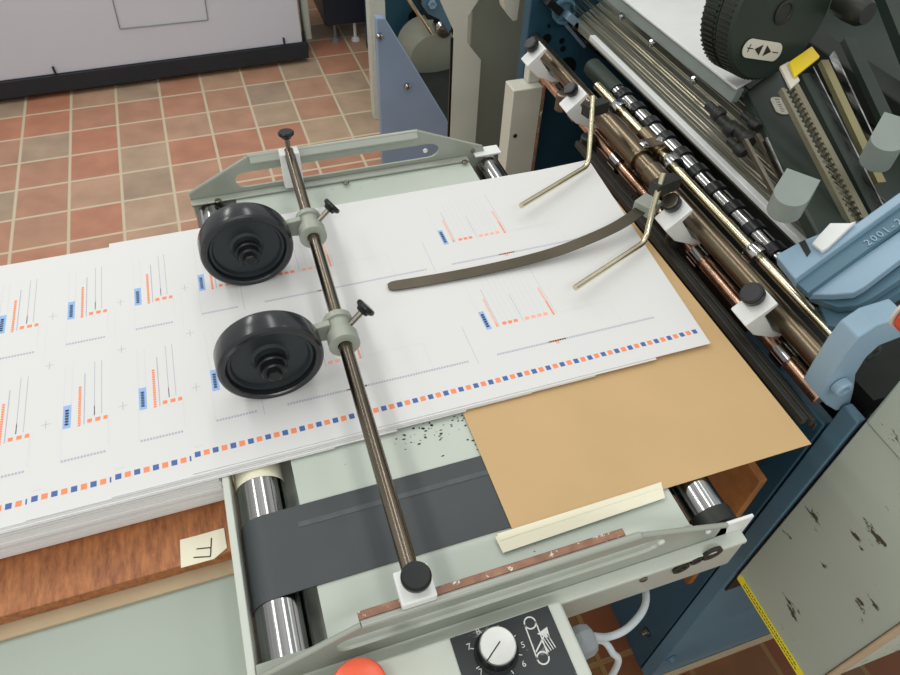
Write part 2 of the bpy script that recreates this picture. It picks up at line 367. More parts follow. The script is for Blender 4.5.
k2 = thumb(gb, (.069, .848, 1.063), (.0, .1, 1), .018, .0108, .010)

# ------------------------------------------------------------------ guide wheels
def guide_wheel(y, label, ks):
    cx, cz = -.0125, 1.0596
    w = thing('paper_guide', label, 'guide wheel', (cx, y, 1.0055), 'guide wheels on the bar')
    c = Vector((cx, y, cz)); A = Vector((.04, -1, 0)).normalized()
    
    tyre = [(-.013, .0455), (-.0135, .0505), (-.012, .0530), (-.009, .0540), (.009, .0540), (.012, .0530), (.0138, .0505), (.0138, .0462), (.0125, .0450), (.006, .0445), (-.010, .0445), (-.013, .0455)]
    MB().lathe(c, A, tyre, 72, caps=False).build('tyre', 'blackgloss', w)
    disc = [(-.010, .010), (-.010, .0446), (.0065, .0446), (.0075, .0430), (.0075, .0405), (.003, .0385), (.002, .020), (.004, .0165), (.012, .0150), (.0125, .0)]
    MB().lathe(c, A, disc[:-1]+[(.0125, .0005)], 64).build('disc', 'blackdull', w)
    hub = MB().lathe(c+A*.010, A, [(-.006, .0155), (.005, .0155), (.0065, .0140), (.0065, .0125), (.013, .0125), (.0145, .0110)], 32).build('hub', 'black', w)
    MB().lathe(c+A*.0235, A, [(0, .0075), (.005, .0075), (.006, .006)], 6).build('bolt_head', 'black', hub)
    # axle behind the wheel, link and collar on the bar
    bx_ = .0605+(.069-.0605)*(y+.012-.209)/.642
    col_c = Vector((bx_, y+.010, 1.060))
    MB().cyl(c-A*.009, c-A*.026, .006, 16).build('axle', 'steel', w)
    p = c-A*.022
    lk = MB().prism([p+Vector((-.009, 0, -.008)), p+Vector((-.009, 0, .008)), p+Vector((.03, 0, .0085)), Vector((bx_-.010, p.y, 1.072)), Vector((bx_-.010, p.y, 1.048)), p+Vector((.03, 0, -.008))], (0, -.008, 0)).build('arm', 'cast', w, .001)
    cl = MB().lathe(col_c+Vector((0, .022, 0)), (-.013, -1, 0), [(0, .0120), (.001, .0155), (.009, .0160), (.0095, .0135), (.0255, .0135), (.026, .0165), (.040, .0165), (.041, .0145), (.041, .0077), (0, .0077)], 36, caps=False).build('clamp_collar', 'cast', w)
    d = Vector((.80, .28, .52)).normalized()
    t = thumb(w, col_c+d*.012, d, .018, .0115, .010)
    return w
guide_wheel(.667, 'black guide wheel on the far half of the steel cross bar', 0)
guide_wheel(.486, 'black guide wheel nearer the belt on the steel cross bar', 1)

# ------------------------------------------------------------------ printed sheets
SQ = ['paper', 'pblue', 'plblue', 'porange', 'ppink', 'pgrey', 'pfaint', 'pmid']
def sheet(x0, x1, y0, y1, z, dx=0, sag=None, full=True, skew=0.0, lift=0):
    """x0..x1 along the feed, y0..y1 across; returns object; z is the top"""
    m = MB(); m.keep = 1
    def zz(x, y):
        s_ = z
        if lift: s_ += lift*max(0, (x-(x1-.16))/.16)**2*max(0, (y-y0)/(y1-y0))
        return s_
    nx, ny = 24, 6; vs = []
    for j in range(ny+1):
        for i in range(nx+1):
            t = i/nx; q = j/ny; y = y0+(y1-y0)*q; x = x0+(x1-x0)*t+skew*q*t; vs.append((x, y, zz(x, y)))
    fs = [(j*(nx+1)+i, j*(nx+1)+i+1, (j+1)*(nx+1)+i+1, (j+1)*(nx+1)+i) for j in range(ny) for i in range(nx)]
    n = len(vs); vb = [(a, b, c-.0006) for a, b, c in vs]
    m.add(vs, fs); m.add(vb, [tuple(reversed(f)) for f in fs])
    per = [i for i in range(nx+1)]+[j*(nx+1)+nx for j in range(1, ny+1)]+[ny*(nx+1)+i for i in range(nx-1, -1, -1)]+[j*(nx+1) for j in range(ny-1, 0, -1)]
    m.add([vs[i] for i in per]+[vb[i] for i in per], [(k, k+len(per), (k+1) % len(per)+len(per), (k+1) % len(per)) for k in range(len(per))])
    e = .00012
    def Q(xa, xb, ya, yb, mi):
        m.quad([(xa, ya, zz(xa, ya)+e), (xb, ya, zz(xb, ya)+e), (xb, yb, zz(xb, yb)+e), (xa, yb, zz(xa, yb)+e)], mi)
    umax = x1-x0-.004
    o = x0
    # row of squares along the near edge
    p = .00865; k = 0; u = .0035
    while u+.006 < umax:
        if o+u > -.5: Q(o+u, o+u+.0056, y0+.0185+.0002*math.sin(k), y0+.0248, 1 if k % 2 == 0 else 3)
        u += p; k += 1
        if not full and u > .082: break
    Q(o+.004, o+.012, y0+.0305, y0+.0308, 5)
    def cross(u, v):
        Q(o+u-.0045, o+u+.0045, y0+v-.0003, y0+v+.0003, 5); Q(o+u-.0003, o+u+.0003, y0+v-.0055, y0+v+.0055, 5)
    def xrow(ua, ub, v):
        u = ua
        while u+.003 < ub:
            Q(o+u, o+u+.0019, y0+v-.0013, y0+v+.0015, 5); Q(o+u+.0019, o+u+.0026, y0+v, y0+v+.0004, 5); u += .0030
    def small(v):
        b = .028
        Q(o+b, o+b+.0078, y0+v, y0+v+.030, 2)
        for q in range(6): Q(o+b+.002, o+b+.0056, y0+v+.004+q*.0036, y0+v+.0062+q*.0036, 7)
        Q(o+b, o+b+.0004, y0+v+.030, y0+v+.088, 6); Q(o+b+.0076, o+b+.0080, y0+v+.030, y0+v+.086, 6)
        for q in range(17): Q(o+b+.0145, o+b+.0172, y0+v-.001+q*.0032, y0+v+.0015+q*.0032, 3)
        Q(o+b+.0200, o+b+.0210, y0+v, y0+v+.070, 5)
        Q(o+b+.0300, o+b+.0306, y0+v+.009, y0+v+.085, 5); Q(o+b+.0370, o+b+.0376, y0+v+.009, y0+v+.085, 5); Q(o+b+.0298, o+b+.0308, y0+v+.009, y0+v+.022, 5)
        for q, w_ in enumerate((.0045, .0050, .0040)): Q(o+b+.0235+q*.0078, o+b+.0235+w_+q*.0078, y0+v+.001, y0+v+.0058, 3)
        Q(o+b-.001, o+b-.0006, y0+v-.040, y0+v, 6); Q(o+b+.0435, o+b+.0439, y0+v-.035, y0+v+.005, 6)
        xrow(b, b+.045, v-.040)
    def wide(b, v):
        Q(o+b, o+b+.0066, y0+v-.001, y0+v+.029, 2)
        for q in range(6): Q(o+b+.0014, o+b+.0052, y0+v+.003+q*.0038, y0+v+.0055+q*.0038, 7)
        Q(o+b, o+b+.0004, y0+v+.03, y0+v+.085, 6)
        for q in range(16): Q(o+b+.0130, o+b+.0152, y0+v+q*.0031, y0+v+.0024+q*.0031, 4 if q > 1 else 3)
        Q(o+b+.0162, o+b+.0168, y0+v, y0+v+.066, 5)
        for q in range(9): Q(o+b+.0230+q*.0068, o+b+.0234+q*.0068, y0+v+.008, y0+v+.088, 6 if q != 4 else 6)
        Q(o+b+.0470, o+b+.0476, y0+v, y0+v+.048, 5)
        for q in range(3): Q(o+b+.0215+q*.0072, o+b+.0265+q*.0072, y0+v+.001, y0+v+.0056, 3)
        for q in range(4): Q(o+b+.0505+q*.0080, o+b+.0560+q*.0080, y0+v+.001, y0+v+.0056, 4)
        for q in range(16): Q(o+b+.0855, o+b+.0880, y0+v-.001+q*.0031, y0+v+.0015+q*.0031, 3 if q < 8 else 4)
        Q(o+b+.0900, o+b+.0904, y0+v, y0+v+.088, 5)
        xrow(b-.002, b+.205, v-.0405)
        Q(o+b+.062, o+b+.084, y0+v-.0412, y0+v-.0392, 4); Q(o+b+.070, o+b+.0745, y0+v-.045, y0+v-.0412, 4)
        Q(o+b-.027, o+b-.0265, y0+v-.047, y0+v+.012, 5)
        Q(o+b+.095, o+b+.16, y0+v+.001, y0+v+.0014, 6); Q(o+b+.16, o+b+.1604, y0+v-.04, y0+v+.001, 6)
    for v in (.097, .257):
        small(v); 
        if full:
            for b in (.103, .341): wide(b, v)
    for v in (.108, .190, .268): cross(.012, v)
    if not full: cross(.087-.002, .19) if False else None
    Q(o+.006, o+.0063, y0+.20, y0+.26, 6)
    cx = (x0+x1)/2
    return m.build('printed_sheet', SQ, None, 0, (cx, (y0+y1)/2, z))
NS = 7; pitch = .0745
names = ['topmost, under both black wheels', 'second from the top of the shingled stream', 'third from the top of the shingled stream',
         'fourth from the top, at the left edge', 'fifth from the top, showing only its right end', 'sixth from the top, showing only its right end', 'lowest of the shingled stream over the bare conveyor bed']
ends = [.4785, .405, .327, .249, .173, .096, .03]
for k in range(NS):
    x0 = -.107-pitch*k; ztop = 1.0082-.0009*k
    dy = [.0, -.0025, -.0035, -.004, -.005, -.007, -.008][k]
    far = .7805+[0, .0035, -.010, -.004, 0, 0, 0][k]
    ob = sheet(x0, ends[k], .4035+dy, far, ztop, full=(k == 0), skew=(.026 if k == 0 else .012), lift=.004 if k == 0 else 0)
    tag(ob, 'white sheet printed with squares, '+names[k], 'printed sheet', 'printed sheets on the stream')

# pile of sheets under the stream at the left, resting on the board
pm = MB(); z = .9515; n = 13; h = (1.0008-z)/n
for k in range(n):
    t = k/(n-1); off = random.uniform(-.0018, .0018)
    if k == n//2: off += .004
    xr = -.0835-.001*(k % 3)
    yn = .402+off-.006*math.sin(t*3)
    pm.box(-.62+off, xr, yn, .770+off, z+k*h+.0002, z+(k+1)*h-.0003)
pl = pm.build('paper_pile', 'paperedge', None, 0, (-.35, .58, z))
tag(pl, 'thick pile of white paper sheets lying on the reddish wooden board', 'paper pile', kind='stuff')

# board, hardboard, pile table, letter label
tag(MB().box(-.66, -.0835, .343, .84, .934, .9505).build('wooden_board', 'wood', None, .0012, (-.35, .6, .934)), 'reddish-brown plywood board under the pile of paper', 'board')
tag(MB().box(-.66, -.0835, .329, .86, .929, .9335).build('hardboard_sheet', 'hardboard', None, .0008, (-.35, .6, .929)), 'thin tan hardboard sheet beneath the reddish plywood board', 'board')
pt = thing('pile_table', 'grey-green metal table carrying the board and paper pile', 'table', (-.36, .4, 0))
MB().box(-.68, -.0835, .02, .88, .905, .9285).build('table_top', 'pilebed', pt, .0015)
for x, y in ((-.64, .06), (-.64, .84), (-.13, .06), (-.13, .84)): MB().box(x-.02, x+.02, y-.02, y+.02, 0, .9045).build('leg', 'railgrey', pt, .002)
lz = .9509
lab = [az(*p, lz) for p in ((180, 540), (196, 536), (224, 528), (227, 548), (214, 559), (181, 568))]
lm = MB().prism(lab, (0, 0, .0004))
P = lambda x, y: az(x, y, lz+.0006)
def stroke(m, a, b, w, mi):
    a = P(*a); b = P(*b); d = (b-a).normalized(); n_ = Vector((-d.y, d.x, 0))*w; m.prism([a-n_, b-n_, b+n_, a+n_], (0, 0, .0001), mi=mi)
stroke(lm, (211.5, 538), (210.5, 556.5), .0006, 1); stroke(lm, (210.5, 556.5), (193.5, 557.5), .0006, 1); stroke(lm, (211, 547.5), (196.5, 549), .0006, 1)
tag(lm.build('letter_label', ['tape', 'ink'], None, 0, (lab[0].x, lab[0].y, lz)), 'cream paper label with a handwritten letter on the corner of the plywood board', 'label')

# ------------------------------------------------------------------ kraft sheet and tape
tag(MB().box(.1695, .5065, .253, .7700, 1.0014, 1.0022).build('kraft_sheet', 'kraft', None, 0, (.34, .51, 1.0012)), 'brown kraft paper sheet lying under the printed sheets at the machine entry', 'kraft sheet')
tp = MB()
q = [az(*p, 1.003) for p in ((495, 537), (661, 482), (665, 498), (503, 553))]
tp.prism(q, (0, 0, .0004))
q = [az(*p, 1.0034) for p in ((497, 534), (659, 483), (661, 488), (500, 541))]
tp.prism(q, (0, 0, .0004))
tag(tp.build('masking_tape', 'tape', None, 0, (.24, .25, 1.003)), 'strips of cream masking tape holding down the near edge of the kraft sheet', 'tape')

# ------------------------------------------------------------------ control box
cb = thing('control_box', 'grey control box with a dial and red-orange button on the near side of the conveyor', 'control box', (.09, .17, .92))
zt = 1.005
MB().box(-.075, .184, .118, .1835, .935, zt).build('housing', 'lightstrip', cb, .003)
fp = [az(*p, zt+.0006) for p in ((448, 635), (541, 598), (572, 672))]
x0, x1, y1 = fp[0].x+.001, fp[1].x, fp[0].y-.014
pl = MB().box(.0815, .1710, .121, .1815, zt, zt+.0012).build('dial_plate', 'face', cb)
dm = MB(); zi = zt+.0014
def PZ(x, y): return az(x, y, zi)
for t_, p, s_ in (('7', (469, 647), .0075), ('8', (478, 632), .0075), ('5', (523, 645), .007), ('6', (524, 664), .007), ('7', (481, 672), .007)):
    add_text(dm, t_, s_, PZ(*p), (1, .0, 0), (0, 1, 0), 0, .0003)
_c = az(498, 645, zt+.018); cx_ = _c.x; cy_ = _c.y
for a in range(8):
    th = math.radians(20+a*45); c0 = Vector((cx_, cy_, zi))
    d = Vector((math.cos(th), math.sin(th), 0)); n_ = Vector((-d.y, d.x, 0))*.0004
    dm.prism([c0+d*.0185-n_, c0+d*.0215-n_, c0+d*.0215+n_, c0+d*.0185+n_], (0, 0, .0003))
def ring(m, c, r, w, mi=0, n=24):
    o_ = []; i_ = []
    for k in range(n): th = 2*PI*k/n; o_.append(c+Vector((math.cos(th)*r, math.sin(th)*r, 0))); i_.append(c+Vector((math.cos(th)*(r-w), math.sin(th)*(r-w), 0)))
    m.prism(o_, (0, 0, .0003), [i_], mi)
A_ = PZ(530, 623); B_ = PZ(543, 658); ring(dm, A_, .0055, .0012); ring(dm, B_, .0055, .0012)
d = (B_-A_).normalized(); n_ = Vector((-d.y, d.x, 0))
for s_ in (-1, 1):
    dm.prism([A_+n_*s_*.0055, B_+n_*s_*.0055, B_+n_*s_*.0044, A_+n_*s_*.0044], (0, 0, .0003))
for k in range(4):
    a0 = PZ(541+k*2, 640-k*2); b0 = PZ(549+k*2.2, 652-k*1.5); dd = (b0-a0).normalized(); nn = Vector((-dd.y, dd.x, 0))*.0004
    dm.prism([a0-nn, b0-nn, b0+nn, a0+nn], (0, 0, .0003))
q = [PZ(547, 627), PZ(537, 634), PZ(550, 638)]; dm.prism(q, (0, 0, .0003))
a0 = PZ(536, 652); b0 = PZ(546, 632); dd = (b0-a0).normalized(); nn = Vector((-dd.y, dd.x, 0))*.0006; dm.prism([a0-nn, b0-nn, b0+nn, a0+nn], (0, 0, .0003))
dm.build('dial_marks', 'whiteink', pl)
kn = MB().lathe((cx_, cy_, zt+.0012), (0, 0, 1), [(0, .0185), (.002, .0185), (.004, .0165), (.014, .0155)], 40).build('dial_knob', 'black', cb)
cap = MB().lathe((cx_, cy_, zt+.0148), (0, 0, 1), [(0, .0155), (.0030, .0150), (.0036, .0142)], 40); cp = cap.build('knob_cap', 'brush', kn)
MB().obox((cx_-.006, cy_-.004, zt+.0187), (.0085, .006, 0), (.0003, -.0004, 0), (0, 0, .0002)).build('pointer_line', 'ink', kn)
c = Vector((.001, .1635, 0))
eb = MB().lathe((c.x, c.y, zt), (0, 0, 1), [(0, .012), (.010, .012)], 32).build('button_collar', 'black', cb)
MB().lathe((c.x, c.y, zt+.010), (0, 0, 1), [(0, .0205), (.002, .0218), (.008, .0220), (.0105, .0205), (.0118, .016), (.0122, .004)], 48).build('emergency_button', 'redbtn', cb)
g0 = Vector((.1842, .152, .972))
gl = MB().lathe(g0, (1, .1, 0), [(0, .012), (.004, .013), (.008, .0145), (.016, .0145), (.022, .012), (.024, .007)], 10).build('cable_gland', 'gland', cb)

def cable(label, pts, r):
    # smooth with Catmull-Rom
    pts = [Vector(p) for p in pts]; out = []
    for i in range(len(pts)-1):
        p0 = pts[max(i-1, 0)]; p1 = pts[i]; p2 = pts[i+1]; p3 = pts[min(i+2, len(pts)-1)]
        for k in range(8):
            t = k/8; out.append(.5*((2*p1)+(-p0+p2)*t+(2*p0-5*p1+4*p2-p3)*t*t+(-p0+3*p1-3*p2+p3)*t**3))
    out.append(pts[-1])
    return tag(MB().tube(out, r, 12).build('cable', 'cable', None, 0, pts[0]), label, 'cable')
c1 = cable('pale grey cable curving up from the control box to the conveyor underside',
      [g0+Vector((.020, .004, .001)), az(607, 637, .94), az(625, 630, .935), az(640, 615, .93), az(646, 600, .925), (az(644, 580, .92))], .0036)
c2 = cable('pale grey cable bending down to the floor beside the control box',
      [g0+Vector((.0205, .002, -.006)), az(603, 641, .93), az(612, 652, .915), az(616, 668, .88), (.225, .13, .75), (.22, .14, .4), (.22, .15, .004)], .0034)

# ------------------------------------------------------------------ FOLDING MACHINE
fm = thing('folding_machine', 'large blue and grey paper folding machine filling the right side', 'folding machine', (.9, .7, 0))
YN, YF = .270, 1.240
# near side plate: stands on the floor
npx = [(.600, 0), (1.9, 0), (1.9, .90), (.68, .90), (.630, .955), (.612, .975), (.600, .975)]
MB().prism([(x, YN+.002, z) for x, z in npx], (0, .026, 0)).build('side_plate', 'teal2', fm, .002)
# far side plate
MB().prism([(x, YF, z) for x, z in [(.600, 0), (1.9, 0), (1.9, 1.12), (.96, 1.30), (.62, 1.30), (.600, 1.22)]], (0, .030, 0)).build('side_plate', 'teal', fm, .002)
# foot panel facing the conveyor
MB().box(.600, .618, .301, .462, .0, .93).build('leg_panel', 'teal', fm, .002)
# inner body, its near-black colour stands in for shade in the gaps
MB().box(.66, 1.88, .302, 1.0, .25, .955).build('inner_body', 'interior', fm)
MB().box(.545, .60, .335, .80, .78, .93).build('entry_tray', 'interior', fm, .003)
# black strip painting the shaded gap between near plate and guard
MB().box(.606, .68, .2685, .2715, .50, .99).build('dark_edge', 'black', fm)
# dark guide bars just beyond the kraft sheet
for xa, za, w, h in ((.524, .985, .008, .010), (.541, .975, .006, .012), (.553, .962, .004, .01)):
    MB().box(xa, xa+w, .285, .86, za, za+h).build('entry_bar', 'darkmetal', fm, .001)
# shafts
def shaft(nm, x, z, r, mt, y0=.318, y1=1.10, n=32): return MB().cyl((x, y0, z), (x, y1, z), r, n).build(nm, mt, fm)
ms = shaft('main_shaft', .566, 1.030, .0135, 'bronze')
for dy in (.47, .665): MB().box(.5605, .5615, dy-.06, dy+.06, 1.0438, 1.0442).build('shaft_scratch', 'steel', ms) if False else None
lt = shaft('lower_tube', .5675, .990, .0098, 'copper_reflect', y0=.305)
for yy in (.36, .545, .78, .93): MB().lathe((.5675, yy, .990), (0, 1, 0), [(0, .010), (.0, .0142), (.022, .0142), (.022, .010)], 28).build('tube_collar', 'chrome', lt)
gr_ = shaft('gold_rod', .6000, 1.034, .0068, 'gold', y1=.95)
for yy in (.492, .70, .86): MB().lathe((.6000, yy, 1.034), (0, 1, 0), [(0, .008), (0, .0155), (.016, .0155), (.018, .0145), (.018, .008)], 28).build('retaining_ring', 'chrome', gr_)
rr = MB().lathe((.634, .325, 1.022), (0, 1, 0), [(0, .010), (0, .0150), (.610, .0150), (.610, .010)], 36).build('fold_roller', 'chrome', fm)
MB().lathe((.634, .936, 1.022), (0, 1, 0), [(0, .010), (0, .0165), (.095, .0165), (.095, .010)], 36).build('roller_end', 'darkgreen', rr)
y = .405
while y < .92:
    MB().lathe((.634, y, 1.022), (0, 1, 0), [(0, .0149), (.0005, .0180), (.0165, .0180), (.017, .0149)], 36).build('roller_ring', 'black', rr); y += .0455
MB().cyl((.616, .350, .985), (.616, 1.238, .985), .012).build('lower_roller', 'darkmetal', fm)
MB().box(.586, .590, .335, 1.05, 1.012, 1.018).build('thin_rail', 'brass', fm)
ws = MB().box(.658, .669, .40, 1.10, 1.038, 1.047).build('white_strip', 'white', fm, .001)
# second thick sleeve fork on the main shaft
fk = MB()
fk.lathe((.566, .735, 1.030), (0, 1, 0), [(0, .013), (0, .0185), (.105, .0185), (.105, .013)], 28)
fk.box(.566, .602, .738, .760, 1.030, 1.050)
fk.lathe((.602, .735, 1.034), (0, 1, 0), [(0, .007), (0, .0125), (.06, .0125), (.06, .007)], 24)
fko = fk.build('sleeve_fork', 'bronze', fm, .0015)
MB().lathe((.572, .748, 1.047), (0, 0, 1), [(0, .0075), (.003, .0075), (.005, .004)], 20).lathe((.60, .75, 1.048), (0, 0, 1), [(0, .0065), (.003, .0065), (.005, .004)], 20).build('dome_bolt', 'chrome', fko)
MB().lathe((.566, .655, 1.030), (0, 1, 0), [(0, .0135), (0, .0165), (.05, .0165), (.05, .0135)], 28).build('shaft_sleeve', 'bronze', fm)
# extra dark clutter between shafts & plate
for (x, y, z, r, h, mt) in ((.548, .86, 1.0, .013, .02, 'darkmetal'), (.545, .72, .985, .010, .02, 'darkmetal'), (.548, .965, 1.02, .012, .03, 'steel'), (.552, .60, 1.0, .012, .03, 'darkmetal')):
    MB().lathe((x, y, z-h), (0, 0, 1), [(0, r), (h-.002, r), (h, r*.8)], 20).build('adjusting_nut', mt, fm)
q = ay(533, 0, YF-.002)
# holes and cast details on far plate
for px, r in (((566, 68), .030), ((588, 100), .030), ((547, 39), .013), ((562, 41), .008), ((563, 49), .008), ((549, 26), .005), ((571, 18), .005), ((570, 60), .006)):
    c_ = ay(*px, YF-.0012); MB().lathe(c_, (0, 1, 0), [(0, r*.78), (.001, r*.78)], 24).build('plate_hole', 'black', fm)
rb = MB(); a_ = ay(545, 0, YF-.001); b_ = ay(583, 45, YF-.001); d_ = (b_-a_).normalized(); n_ = Vector((-d_.z, 0, d_.x))*.0035
rb.prism([a_-n_, b_-n_, b_+n_, a_+n_], (0, -.012, 0)); rb.build('cast_rib', 'blue', fm, .001)
c_ = ay(563, 10, YF-.02)
MB().lathe(c_, (0, -1, 0), [(0, .020), (0, .024), (.010, .024), (.010, .019), (.002, .019)], 28).build('round_boss', 'teal2', fm)
for k, (px, mt) in enumerate((((571, 18), 'blue'), ((577, 26), 'steel'), ((584, 34), 'black'), ((590, 41), 'steel'), ((598, 50), 'black'), ((552, 4), 'black'))):
    c_ = ay(*px, YF-.02); MB().obox(c_, (.016, 0, -.012), (0, .018, 0), (.004, 0, .006)).build('adjusting_bracket', mt, fm, .001)

# fold plate: bundle of wires in an inclined plane
fp_o = Vector((.672, .7, 1.052)); fn = Vector((-.62, 0, 1)).normalized()
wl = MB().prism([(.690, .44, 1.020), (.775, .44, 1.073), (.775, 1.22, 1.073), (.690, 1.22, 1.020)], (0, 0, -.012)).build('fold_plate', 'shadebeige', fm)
for k in range(16):
    t = k*.0052; x = .675+t+random.uniform(-.001, .001); z = 1.045+t*.62+random.uniform(-.002, .003)
    y0 = random.uniform(.43, .46); y1 = 1.225
    MB().tube([(x, y0, z+.004), (x+random.uniform(-.006, .002), y1, z+.004)], random.choice((.0011, .0014, .0017)), 8).build('wire', ('steel', 'wire', 'wire', 'steel', 'wire', 'gold')[k % 6], wl)
for px in ((622, 18), (652, 45), (694, 82)):
    c_ = ap(*px, fp_o+Vector((0, 0, .022)), fn); MB().lathe(c_, (-.5, 0, 1), [(0, .006), (.006, .006), (.009, .003)], 16).build('guide_stud', 'chrome', wl)
for px, r in (((716, 112), .012), ((729, 127), .013), ((745, 137), .014), ((738, 148), .010), ((752, 122), .009)):
    c_ = ap(*px, fp_o+Vector((0, 0, .03)), fn); MB().lathe(c_-Vector((0, .015, 0)), (0, 1, 0), [(0, r*.6), (.004, r*.9), (.014, r*.9), (.018, r*.6), (.035, r*.6)], 16).build('stop_nut', 'darkmetal', wl)
MB().box(.80, 1.85, .50, 1.22, .958, 1.045).build('dark_hood', 'darkgreen', fm, .004)
MB().box(.95, 1.0, .52, 1.2, 1.0455, 1.10).build('hood_rib', 'interior', fm, .004)
# white cover over the fold plate
wc = [az(*p, 1.116) for p in ((618, -6), (737, 88), (785, 60), (738, -26))]
cv = MB().prism([(w.x, w.y, 1.111) for w in wc], (0, 0, .005)).build('top_cover', 'white', fm, .002)
e0 = az(606, -6, 1.10); e1 = az(733, 97, 1.10)
ed = MB().prism([(e0.x, e0.y, 1.090), (e1.x, e1.y, 1.090), (e1.x+.004, e1.y, 1.1105), (e0.x+.004, e0.y, 1.1105)], (.012, 0, 0)).build('cover_rail', 'grey', fm, .001)
# dark casting block under the hand wheel, with oval label
dk = [az(*p, 1.10) for p in ((745, 92), (778, 66), (792, 100), (856, 232), (824, 246), (800, 200), (775, 150))]
db = MB().prism(dk, (0, 0, -.02)).build('scale_casting', 'darkgreen', fm, .003)
def oval(m, c, ex, ey, L_, W_, th, mi=0):
    pts = []
    for k in range(24):
        a = 2*PI*k/24; x = math.cos(a); y_ = math.sin(a)
        px = (L_-W_)*(1 if x > 0 else -1)+W_*x; pts.append(c+ex*px+ey*(W_*y_))
    m.prism(pts, ex.cross(ey)*th, mi=mi)
o1 = az(780, 106, 1.1005); e_ = (az(788, 122, 1.1005)-az(773, 92, 1.1005)).normalized(); e2_ = Vector((-e_.y, e_.x, 0))
ol = MB(); oval(ol, o1, e_, e2_, .024, .0105, .0012)
for k, s_ in enumerate((-.7, -.35, -.05, .2, .45, .7)):
    c_ = o1+e_*(.024*s_)+Vector((0, 0, .0013)); w_ = (.003, .0014, .002, .0012, .003, .0012)[k]
    ol.prism([c_-e2_*.0035-e_*.0008, c_-e2_*.0035+e_*.0008, c_+e2_*w_+e_*.0008, c_+e2_*w_-e_*.0008], (0, 0, .0002), mi=1)
ol.build('scale_label', ['label', 'ink'], db)
# hand wheel: knurled drum facing the operator
hc = ay(783, 15, .74); HA = Vector((.12, -1, .10)).normalized(); RH = .088
prof = [(-.060, RH*.9), (-.058, RH*.97), (-.030, RH*.97), (-.029, RH*.93), (-.027, RH*.93), (-.026, RH*.99), (-.004, RH*.99), (0, RH*.95), (.001, RH*.0+.004)]
hm = MB().lathe(hc, HA, prof, 96)
hw = hm.build('hand_wheel', 'darkgreen', fm)
kn_ = MB(); u = HA.cross(Vector((0, 0, 1))).normalized(); w = HA.cross(u)
for k in range(72):
    a = 2*PI*k/72; d_ = u*math.cos(a)+w*math.sin(a); t_ = -u*math.sin(a)+w*math.cos(a)
    for dd, ll in ((-.044, .012), (-.015, .010)):
        kn_.obox(hc+HA*dd+d_*RH*.985, HA*ll, t_*.0012, d_*.0022)
kn_.build('knurled_rim', 'grey', hw) if False else kn_.build('knurled_rim', 'darkmetal', hw)
hl = ap(762, 50, hc+HA*.002, HA); ex_ = (ap(786, 54, hc+HA*.002, HA)-ap(738, 46, hc+HA*.002, HA)).normalized(); ey_ = HA.cross(ex_)
lb = MB(); oval(lb, hl, ex_, ey_, .038, .0125, .0015)
zt_ = HA*.0017
def tri(s_):
    b = hl+ex_*s_*.004+zt_; t = hl+ex_*s_*.017+zt_; lb.prism([b+ey_*.007, b-ey_*.007, t], HA*.0003, mi=1)
tri(1); tri(-1)
for s_ in (-1, 1):
    c_ = hl+ex_*s_*.026+zt_; lb.prism([c_-ex_*.006-ey_*.0006, c_+ex_*.006-ey_*.0006, c_+ex_*.006+ey_*.0006, c_-ex_*.006+ey_*.0006], HA*.0003, mi=1)
c_ = hl-ex_*.028+zt_; lb.prism([c_-ex_*.0007-ey_*.005, c_+ex_*.0007-ey_*.005, c_+ex_*.0007+ey_*.005, c_-ex_*.0007+ey_*.005], HA*.0003, mi=1)
lb.build('arrow_label', ['label', 'ink'], hw)
c_ = ap(783, 12, hc, HA); MB().lathe(c_, HA, [(0, .015), (.003, .016), (.004, .014), (.004, .012), (.002, .011)], 28).build('hub_cap', 'darkmetal', hw)
c_ = ap(838, 3, hc, HA); MB().lathe(c_-HA*.0, HA, [(0, .014), (.02, .018), (.04, .019), (.050, .014)], 28).build('crank_handle', 'darkmetal', hw)

# toothed bars and scale bars, running towards the near side
def bar3(nm, a, b, w, h, mt, za, zb, parent=fm, teeth=0):
    A0 = az(*a, za); B0 = az(*b, zb); d = (B0-A0); L_ = d.length; d.normalize(); s = d.cross(Vector((0, 0, 1))).normalized(); up = s.cross(d)
    m = MB().obox((A0+B0)/2, d*L_/2, s*w/2, up*h/2)
    if teeth:
        n = int(L_/.008)
        for k in range(n): m.obox(A0+d*(k+.5)*L_/n+s*teeth*(w/2+.0012), d*.0020, s*.0015, up*h*.45)
    return m.build(nm, mt, parent, 0)
bar3('toothed_rack', (781, 90), (856, 235), .0045, .008, 'ink2', 1.165, 1.095, teeth=-1)
bar3('toothed_rack', (792, 82), (868, 226), .0085, .008, 'ink2', 1.165, 1.095, teeth=1)
bar3('scale_bar', (803, 76), (878, 222), .014, .010, 'darkgreen', 1.160, 1.09)
bar3('scale_bar', (811, 70), (884, 216), .0018, .012, 'chrome', 1.168, 1.098)
bar3('scale_bar', (823, 62), (880, 184), .0115, .008, 'brass', 1.165, 1.10)
bar3('scale_bar', (832, 54), (886, 170), .0022, .010, 'chrome', 1.165, 1.10)
bar3('scale_bar', (848, 40), (890, 130), .020, .010, 'darkgreen', 1.16, 1.10)
bar3('scale_bar', (765, 140), (790, 195), .0022, .010, 'chrome', 1.125, 1.10)
bar3('fold_stop_bar', (745, 140), (780, 205), .005, .006, 'steel', 1.115, 1.09)
bar3('fold_stop_bar', (757, 135), (792, 198), .006, .006, 'steel', 1.115, 1.09)
bar3('frame_bar', (882, -20), (935, 110), .035, .02, 'darkgreen', 1.16, 1.10)
yb = [az(*p, 1.175) for p in ((789, 62), (812, 46), (820, 56), (795, 76))]
MB().prism(yb, (0, 0, -.004)).build('yellow_pad', 'yellow2', fm, .0008)
